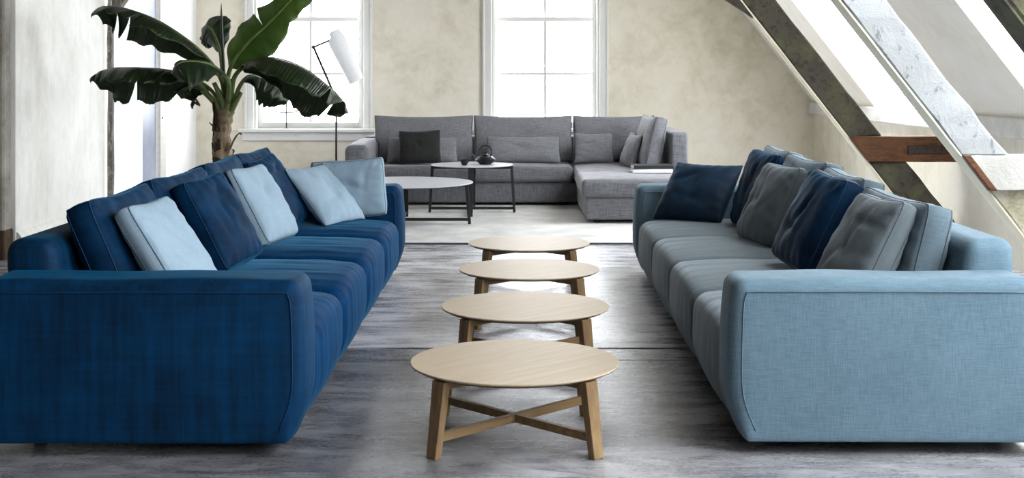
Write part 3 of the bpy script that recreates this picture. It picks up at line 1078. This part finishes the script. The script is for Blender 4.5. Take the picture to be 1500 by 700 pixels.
# teapot and cup
tz = 0.0165 + 0.5155
tp = empty('teapot', (-0.285, 13.95, tz), (0, 0, R(-14)), 'black cast iron teapot with a hoop handle on the grey table', 'teapot')
bm = bmesh.new()
lathe(bm, [(0, 0), (.06, 0), (.066, .008), (.09, .022), (.112, .045), (.114, .052), (.105, .064), (.075, .085), (.045, .096), (.042, .100)], 40)
mesh_obj('body', bm, MT['black_iron'], tp, smooth=True, auto=50)
bm = bmesh.new()
lathe(bm, [(.044, .098), (.043, .104), (.02, .112), (.008, .114), (.007, .120), (.014, .128), (.012, .136), (0, .139)], 28)
mesh_obj('lid', bm, MT['black_iron'], tp, smooth=True)
bm = bmesh.new()
tube(bm, smooth_path([(-.09, 0, .045), (-.115, 0, .060), (-.132, 0, .085), (-.148, 0, .098)], 5), [.020, .019, .018, .017, .016, .015, .014, .0135, .013, .0125, .012, .0115, .011, .011, .010, .010], 12)
mesh_obj('spout', bm, MT['black_iron'], tp, smooth=True)
bm = bmesh.new()
pts = [(.070 * math.sin(a), 0, .135 + .068 * -math.cos(a)) for a in [R(v) for v in range(42, 320, 12)]]
tube(bm, pts, .008, 8)
mesh_obj('handle', bm, MT['black_iron'], tp, smooth=True)
cup = bmesh.new()
lathe(cup, [(0, 0), (.024, 0), (.028, .006), (.046, .045), (.049, .066), (.045, .066), (.042, .046), (.022, .012), (0, .010)], 28)
tag(mesh_obj('tea_cup', cup, MT['black_iron'], None, (-.505, 13.78, tz), smooth=True, auto=50), 'small black tea cup standing beside the teapot', 'cup')


# ------------------------------------------------------------------ grey corner sofa
def puff(h, amt, w=None):
    def f(p):
        x, y, z = p
        if z > 0:
            z += amt * max(0, 1 - abs(x / h.x) ** 3) * max(0, 1 - abs(y / h.y) ** 3) * min(1, z / (h.z * .5))
        z += 0.004 * nz(p, 6)
        y += 0.006 * nz(p, 5, 3) * (1 if abs(y) > h.y * .8 else 0)
        return Vector((x, y, z))
    return f


def slab(name, x0, x1, y0, y1, z0, z1, r, mat, parent, amt=0.0, n=(14, 10, 6)):
    h = Vector(((x1 - x0) / 2, (y1 - y0) / 2, (z1 - z0) / 2))
    bm = soft_box(h.x * 2, h.y * 2, h.z * 2, r, n, puff(h, amt) if amt else None)
    o = mesh_obj(name, bm, mat, parent, ((x0 + x1) / 2, (y0 + y1) / 2, (z0 + z1) / 2), smooth=True)
    add_obstacle(o)
    return o


G = MT['grey_sofa']
RZ = 0.0165
gs = empty('corner_sofa', (0, 0, RZ), label='large grey wool corner sofa with chaise in front of the windows', cat='sofa')
slab('arm', -1.845, -1.575, 14.25, 15.92, 0.03, 0.70, 0.07, G, gs, 0.03)
slab('base_panel', -1.56, 0.78, 14.72, 15.9, 0.03, 0.262, 0.02, G, gs)
slab('seat_cushion', -1.60, 0.70, 14.66, 15.6, 0.262, 0.44, 0.05, G, gs, 0.025, (30, 10, 5))
slab('chaise_base', 0.735, 1.87, 12.88, 14.75, 0.035, 0.255, 0.02, G, gs)
slab('corner_base', 0.785, 1.87, 14.755, 15.9, 0.03, 0.255, 0.02, G, gs)
slab('chaise_cushion', 0.69, 1.88, 12.84, 13.95, 0.255, 0.435, 0.05, G, gs, 0.03)
slab('corner_cushion', 0.705, 1.70, 13.955, 15.6, 0.258, 0.43, 0.05, G, gs, 0.03)
slab('back_frame', -1.80, 1.88, 15.66, 15.93, 0.03, 0.74, 0.05, G, gs)
slab('side_back', 1.70, 1.88, 13.85, 15.66, 0.256, 0.865, 0.03, G, gs)
for x, y in ((-1.7, 14.4), (-1.7, 15.8), (0.85, 13.0), (1.75, 13.0), (1.75, 15.8), (.6, 14.85)):
    bm = bmesh.new()
    lathe(bm, [(0, 0), (.03, 0), (.03, .05), (0, .05)], 10)
    mesh_obj('foot', bm, MT['foot'], gs, (x, y, 0))

GP = MT['grey_pillow']
gz = RZ + .452
gg = 'loose back cushions of the grey corner sofa'
for w, x, lab in ((1.165, -1.048, 'grey wool back cushion behind the black pillow'), (1.165, .130, 'grey wool back cushion below the middle window'), (0.96, 1.205, 'grey wool back cushion in the corner of the grey sofa')):
    pillow('back_cushion', MT['grey_pillow'], MT['seam_dark'], w, .54, .24, .12, (x, 15.33, gz), -90, 9, 0, lab, gg, int(x * 10) + 30, .9, .012, corner=.012)
pillow('back_cushion', MT['grey_pillow'], MT['seam_dark'], .95, 0.57, .24, .12, (1.475, 14.45, gz), 183, 12, 0, 'white-lit grey back cushion standing along the chaise side', gg, 55, 1.0, .012, corner=.02)
gq = 'pillows on the grey corner sofa'
pillow('lumbar_pillow', GP, MT['seam_dark'], .82, .31, .14, 0, (-1.04, 14.99, gz + .01), -90, 14, 0, 'long grey lumbar pillow tucked behind the square black pillow', gq, 70, .8, .01)
pillow('square_pillow', MT['black_pillow'], MT['seam_dark'], .48, .40, .16, 0, (-1.05, 14.79, gz + .01), -90, 18, 2, 'square black velvet pillow on the grey sofa', gq, 71, .8, .01)
pillow('lumbar_pillow', GP, MT['seam_dark'], .86, .32, .14, 0, (.13, 14.99, gz + .01), -90, 13, 0, 'long grey lumbar pillow behind the teapot', gq, 72, .8, .01)
pillow('square_pillow', GP, MT['seam_dark'], 0.45, .36, .14, 0, (0.945, 14.99, gz + .01), -90, 13, 0, 'small grey pillow in the corner beside the chaise', gq, 73, .8, .01)
pillow('square_pillow', GP, MT['seam_dark'], 0.34, .38, .12, 0, (1.31, 14.92, gz + .01), 186, 15, 0, 'grey pillow half hidden behind another on the chaise side', gq, 74, .8, .01)
pillow('square_pillow', GP, MT['seam_dark'], 0.42, .38, .14, 0, (1.27, 14.45, gz + .01), 192, 20, 0, 'grey pillow with a pale face beside the stacked books', gq, 75, .8, .01)


def book(x, y, z, w, d, t, rz, m, label):
    o = empty('book', (x, y, z), (0, 0, R(rz)), label, 'book', 'books on the chaise')
    box_obj('cover', -w / 2, w / 2, -d / 2, d / 2, t - .004, t, m, o)
    box_obj('cover', -w / 2, w / 2, -d / 2, d / 2, 0, .004, m, o)
    box_obj('spine', -w / 2, w / 2, -d / 2, -d / 2 + .005, .004, t - .004, m, o)
    box_obj('page_block', -w / 2 + .006, w / 2 - .006, -d / 2 + .005, d / 2 - .006, .004, t - .004, MT['paper'], o)


bz = RZ + .435 + .034
book(1.45, 13.50, bz, .41, .30, .036, 0, MT['book_grey'], 'large white book at the bottom of the pair on the chaise')
book(1.455, 13.50, bz + .0365, .41, .30, .036, 2, MT['book_black'], 'large black book on top of the white book')


# ------------------------------------------------------------------ banana plant behind the navy sofa
plant = empty('banana_plant', (-2.416, 10.8, 0), label='tall banana plant with torn dark green leaves behind the navy sofa', cat='plant')
bm = bmesh.new()
lathe(bm, [(0, 0), (.17, 0), (.19, .02), (.23, .40), (.24, .42), (.22, .42), (.21, .39), (.20, .36)], 36)
mesh_obj('pot', bm, MT['pot'], plant, smooth=True, auto=50)
bm = bmesh.new()
lathe(bm, [(.205, .375), (.12, .385), (0, .39)], 24)
mesh_obj('soil', bm, MT['soil'], plant, smooth=True)
bm = bmesh.new()
tr = smooth_path([(-.01, 0, .36), (0, .01, .6), (.005, 0, .8), (.0, 0, .95), (.012, 0, 1.08), (.03, 0, 1.18), (.035, 0, 1.26)], 7)
rads = []
for i, p in enumerate(tr):
    f = i / (len(tr) - 1)
    rads.append(.088 - .022 * f + .006 * math.sin(i * 1.3) - (.03 * max(0, f - .85) / .15))
tube(bm, tr, rads, 18)
for v in bm.verts:
    v.co += Vector((nz(v.co, 9), nz(v.co, 9, 4), 0)) * .012
trunk = mesh_obj('trunk', bm, MT['trunk'], plant, smooth=True)
for k in range(13):                           # dry sheath strips peeling off the trunk
    a = random.uniform(0, 2 * PI)
    z0 = random.uniform(.55, 1.02)
    ln = random.uniform(.12, .26)
    d = Vector((math.cos(a), math.sin(a), 0))
    s = Vector((-math.sin(a), math.cos(a), 0))
    bm = bmesh.new()
    rows = []
    for i in range(6):
        f = i / 5
        out = .078 + .05 * f ** 3 * random.uniform(.3, 1.2)
        wd = .05 * (1 - f * .75)
        z = z0 + ln * f
        rows.append([bm.verts.new(d * (out - (.014 if j != 1 else 0)) + s * (j - 1) * wd + Vector((0, 0, z + (.02 * random.random() if i == 5 else 0)))) for j in range(3)])
    for ra, rb in zip(rows, rows[1:]):
        for j in range(2):
            bm.faces.new((ra[j], ra[j + 1], rb[j + 1], rb[j]))
    bmesh.ops.solidify(bm, geom=list(bm.faces), thickness=.004)
    mesh_obj('dry_sheath', bm, MT['sheath'], trunk, smooth=True)
bm = bmesh.new()
tube(bm, smooth_path([(.07, -.02, .86), (.10, -.03, .93), (.135, -.03, .985), (.16, -.03, 1.0), (.168, -.03, .985)], 5), [.009] * 10 + [.006] * 11, 6)
mesh_obj('dry_sheath', bm, MT['sheath'], trunk, smooth=True)


def leaf(mid, widths, nrm, droopA, droopB, tears, start, pr=0.022, seed=0, m='leaf'):
    """mid: midrib incl. petiole; widths over blade 0..1; nrm: side the leaf face looks; halves droop away from nrm"""
    path = smooth_path(mid, 9)
    n = len(path) - 1
    s0 = int(start * n)
    blade = path[s0:]
    nb = len(blade) - 1
    nrm = Vector(nrm).normalized()
    bm = bmesh.new()
    uvl = bm.loops.layers.uv.new('uv')
    Wn = 8
    rnd = random.Random(seed)

    def width(f):
        k = f * (len(widths) - 1)
        i = min(int(k), len(widths) - 2)
        return 1.35 * (widths[i] + (widths[i + 1] - widths[i]) * (k - i))
    fine = []
    SUB = 3
    for i in range(nb):
        for q in range(SUB):
            fine.append(blade[i].lerp(blade[i + 1], q / SUB))
    fine.append(blade[-1])
    Mf = len(fine) - 1
    for side, droop in ((1, droopA), (-1, droopB)):
        tr_ = sorted(int(t * Mf) for t, sd in tears if sd == side)
        cuts = [0] + [t for t in tr_ if 1 < t < Mf - 1] + [Mf]
        for a, b in zip(cuts, cuts[1:]):
            extra = rnd.uniform(-14, 14) if len(cuts) > 2 else 0
            gap0 = rnd.uniform(.012, .04) if a > 0 else 0
            gap1 = rnd.uniform(.012, .04) if b < Mf else 0
            short = rnd.uniform(.90, 1.06)
            rows = []
            for i in range(a, b + 1):
                p = fine[i]
                t = (fine[min(i + 1, Mf)] - fine[max(i - 1, 0)]).normalized()
                lat = t.cross(nrm).normalized() * side
                nn = lat.cross(t) * side
                if nn.dot(nrm) < 0:
                    nn = -nn
                f = i / Mf
                wd = width(f) * (short if len(cuts) > 2 else 1)
                loc = (i - a) / max(1, b - a)
                wd *= 1 + 0.05 * nz((f * 9, side, 0), 1.0, seed) + 0.025 * nz((f * 60, side, 0), 1.0, seed)
                row = []
                q = p.copy()
                for j in range(Wn + 1):
                    v = j / Wn
                    if j:
                        ang = R((droop + extra * .5) * (0.15 + 0.85 * v ** .8)) - R(14) * (1 - v)
                        q = q + (lat * math.cos(ang) - nn * math.sin(ang)) * (wd / Wn) + t * (wd / Wn) * 0.16
                    sh = (gap0 * (1 - loc) ** 2 - gap1 * loc ** 2) * v * v
                    ripple = nn * 0.012 * math.sin(f * 40 + seed) * v * v + nn * .014 * nz((f * 14, v * 2, side), 1, seed) * v
                    row.append((bm.verts.new(q + t * sh + ripple), f, v))
                rows.append(row)
            for ra, rb in zip(rows, rows[1:]):
                for j in range(Wn):
                    qd = (ra[j], ra[j + 1], rb[j + 1], rb[j])
                    try:
                        fc = bm.faces.new([x[0] for x in qd])
                    except ValueError:
                        continue
                    for lp, x in zip(fc.loops, qd):
                        lp[uvl].uv = (x[1], x[2])
    o = mesh_obj('leaf', bm, MT[m], plant, smooth=True)
    md = o.modifiers.new('thickness', 'SOLIDIFY')
    md.thickness = 0.0025
    b2 = bmesh.new()
    tube(b2, path, [pr * (1 - .80 * i / n) for i in range(n + 1)], 8)
    mesh_obj('petiole', b2, MT['petiole'], o, smooth=True)
    return o


# upper leaf reaching towards the wall
leaf([(.04, 0, 1.255), (-.006, -.05, 1.471), (-.158, -.12, 1.684), (-.443, -.15, 1.897), (-.732, -.12, 2.016), (-.913, -.08, 2.041), (-1.018, -.05, 1.98)],
     [.02, .13, .19, .22, .22, .20, .16, .08], (.15, .35, 1), 78, 60, [(.42, -1), (.60, -1), (.7, 1), (.55, 1)], .26, seed=1)
# lower leaf reaching towards the wall, its blade folded down
leaf([(.006, 0, 1.198), (-.109, -.02, 1.324), (-.243, -.05, 1.471), (-.461, -.08, 1.522), (-.738, -.1, 1.538), (-.935, -.1, 1.516), (-1.036, -.1, 1.431)],
     [.02, .20, .25, .27, .25, .22, .17, .06], (.05, .35, 1), 82, 66, [(.28, -1), (.38, -1), (.72, -1), (.85, -1), (.5, 1)], .27, seed=2)
# short leaf bending to the front
leaf([(.062, -.05, 1.256), (.095, -.2, 1.437), (-.004, -.35, 1.558), (-.128, -.45, 1.59), (-.229, -.5, 1.573), (-.284, -.5, 1.492)],
     [.03, .15, .20, .22, .19, .08], (-.2, -.6, 1), 62, 50, [(.8, -1)], .30, seed=3)
# tall bright leaf rising to the top edge
leaf([(.029, 0, 1.255), (.062, -.05, 1.471), (.131, -.08, 1.623), (.265, -.1, 1.775), (.4, -.1, 1.899), (.529, -.1, 2.034), (.633, -.08, 2.148), (.72, -.02, 2.26)],
     [.04, .14, .165, .15, .10, .10, .10, .08], (-.25, -1, .25), 28, 36, [(.42, -1)], .22, seed=4, m='leaf_bright')
# long leaf arching over the window
leaf([(.074, 0, 1.255), (.13, -.1, 1.471), (.281, -.18, 1.583), (.473, -.25, 1.615), (.703, -.3, 1.548), (.896, -.3, 1.415), (1.018, -.3, 1.305), (1.082, -.28, 1.177)],
     [.03, .16, .24, .28, .29, .27, .22, .14, .06], (.15, .30, 1), 60, 80, [(.70, 1), (.86, 1), (.8, -1)], .22, seed=5)
# small leaf folding back at the centre
leaf([(.006, .05, 1.254), (-.039, .2, 1.483), (-.084, .3, 1.688), (-.149, .35, 1.847), (-.207, .4, 1.896), (-.278, .45, 1.78)],
     [.03, .10, .14, .14, .10, .04], (-.4, -1, .5), 50, 56, [], .42, seed=6)
# leaf hanging low towards the window
leaf([(.075, .05, 1.197), (.112, .15, 1.379), (.184, .2, 1.472), (.303, .22, 1.456), (.43, .22, 1.38), (.52, .22, 1.27)],
     [.03, .16, .20, .19, .16, .05], (.2, .4, 1), 75, 72, [(.4, 1), (.65, 1)], .30, seed=7)
# leaf hanging low behind the broken one
leaf([(-.005, .05, 1.197), (-.10, .15, 1.33), (-.222, .2, 1.42), (-.347, .22, 1.43), (-.44, .22, 1.33)],
     [.03, .16, .20, .17, .05], (-.1, .4, 1), 78, 74, [(.5, -1)], .34, seed=8)
bm = bmesh.new()
tube(bm, smooth_path([(.024, .02, 1.25), (.007, .02, 1.596), (-.004, .02, 1.824), (-.01, .02, 2.08)], 5), [.016, .016, .016, .015, .015, .015, .014, .014, .013, .013, .012, .011, .01, .009, .006, .003], 8)
mesh_obj('rolled_leaf', bm, MT['spear'], plant, smooth=True)
for (x, z, y) in ((-.16, 1.36, -.05), (.17, 1.34, -.04), (.08, 1.45, -.08), (-.05, 1.42, -.07)):   # leaf stalks at the crown
    bm = bmesh.new()
    tube(bm, smooth_path([(.02, -.02, 1.08), (.03 + x * .4, y * .6, 1.08 + (z - 1.08) * .55), (x, y, z)], 5), [.036, .035, .034, .033, .031, .029, .027, .025, .022, .02, .018], 8)
    mesh_obj('petiole', bm, MT['petiole'], plant, smooth=True)


# ------------------------------------------------------------------ floor lamp and wire stand by the first window
fl = empty('floor_lamp', (-2.135, 15.75, 0), label='thin black floor lamp with a tilted white shade before the window', cat='lamp')
bm = bmesh.new()
lathe(bm, [(0, 0), (.14, 0), (.14, .012), (.012, .02), (0, .02)], 32)
mesh_obj('base', bm, MT['black_metal'], fl, smooth=True, auto=40)
bm = bmesh.new()
tube(bm, [(0, 0, .02), (0, 0, 1.20)], .012, 10)
tube(bm, [(0, 0, 1.16), (-.015, 0, 1.24), (-.275, 0, 1.835)], .015, 8)
mesh_obj('pole', bm, MT['black_metal'], fl, smooth=True)
bm = bmesh.new()
tube(bm, [(-.275, 0, 1.835), (-.06, 0, 1.925)], .012, 8)
bmesh.ops.create_icosphere(bm, subdivisions=2, radius=.024, matrix=Matrix.Translation((-.275, 0, 1.835)))
mesh_obj('lamp_arm', bm, MT['black_metal'], fl, smooth=True)
bm = bmesh.new()
ax0, ax1 = Vector((-.03, 0, 1.985)), Vector((.25, 0, 1.42))
tube(bm, [ax0 + Vector((-.035, 0, -.02)), ax0, ax0.lerp(ax1, .12), ax0.lerp(ax1, .25), ax0.lerp(ax1, .6), ax1], [.05, .10, .115, .11, .10, .095], 20)
mesh_obj('lamp_shade', bm, MT['shade'], fl, smooth=True, auto=40)
ws = empty('wire_stand', (-2.88, 16.56, .816), label='thin wire stand with a cradle on the window sill', cat='stand')
bm = bmesh.new()
lathe(bm, [(0, 0), (.03, 0), (.03, .006), (0, .008)], 16)
mesh_obj('base', bm, MT['wire'], ws)
bm = bmesh.new()
tube(bm, [(0, 0, .006), (0, 0, .34)], .009, 6)
mesh_obj('rod', bm, MT['wire'], ws)
bm = bmesh.new()
tube(bm, smooth_path([(-.155, 0, .34), (-.155, 0, .27), (-.14, 0, .225), (-.10, 0, .21), (0, 0, .208), (.10, 0, .21), (.14, 0, .225), (.155, 0, .27), (.155, 0, .34)], 4), .008, 6)
mesh_obj('cradle', bm, MT['wire'], ws)
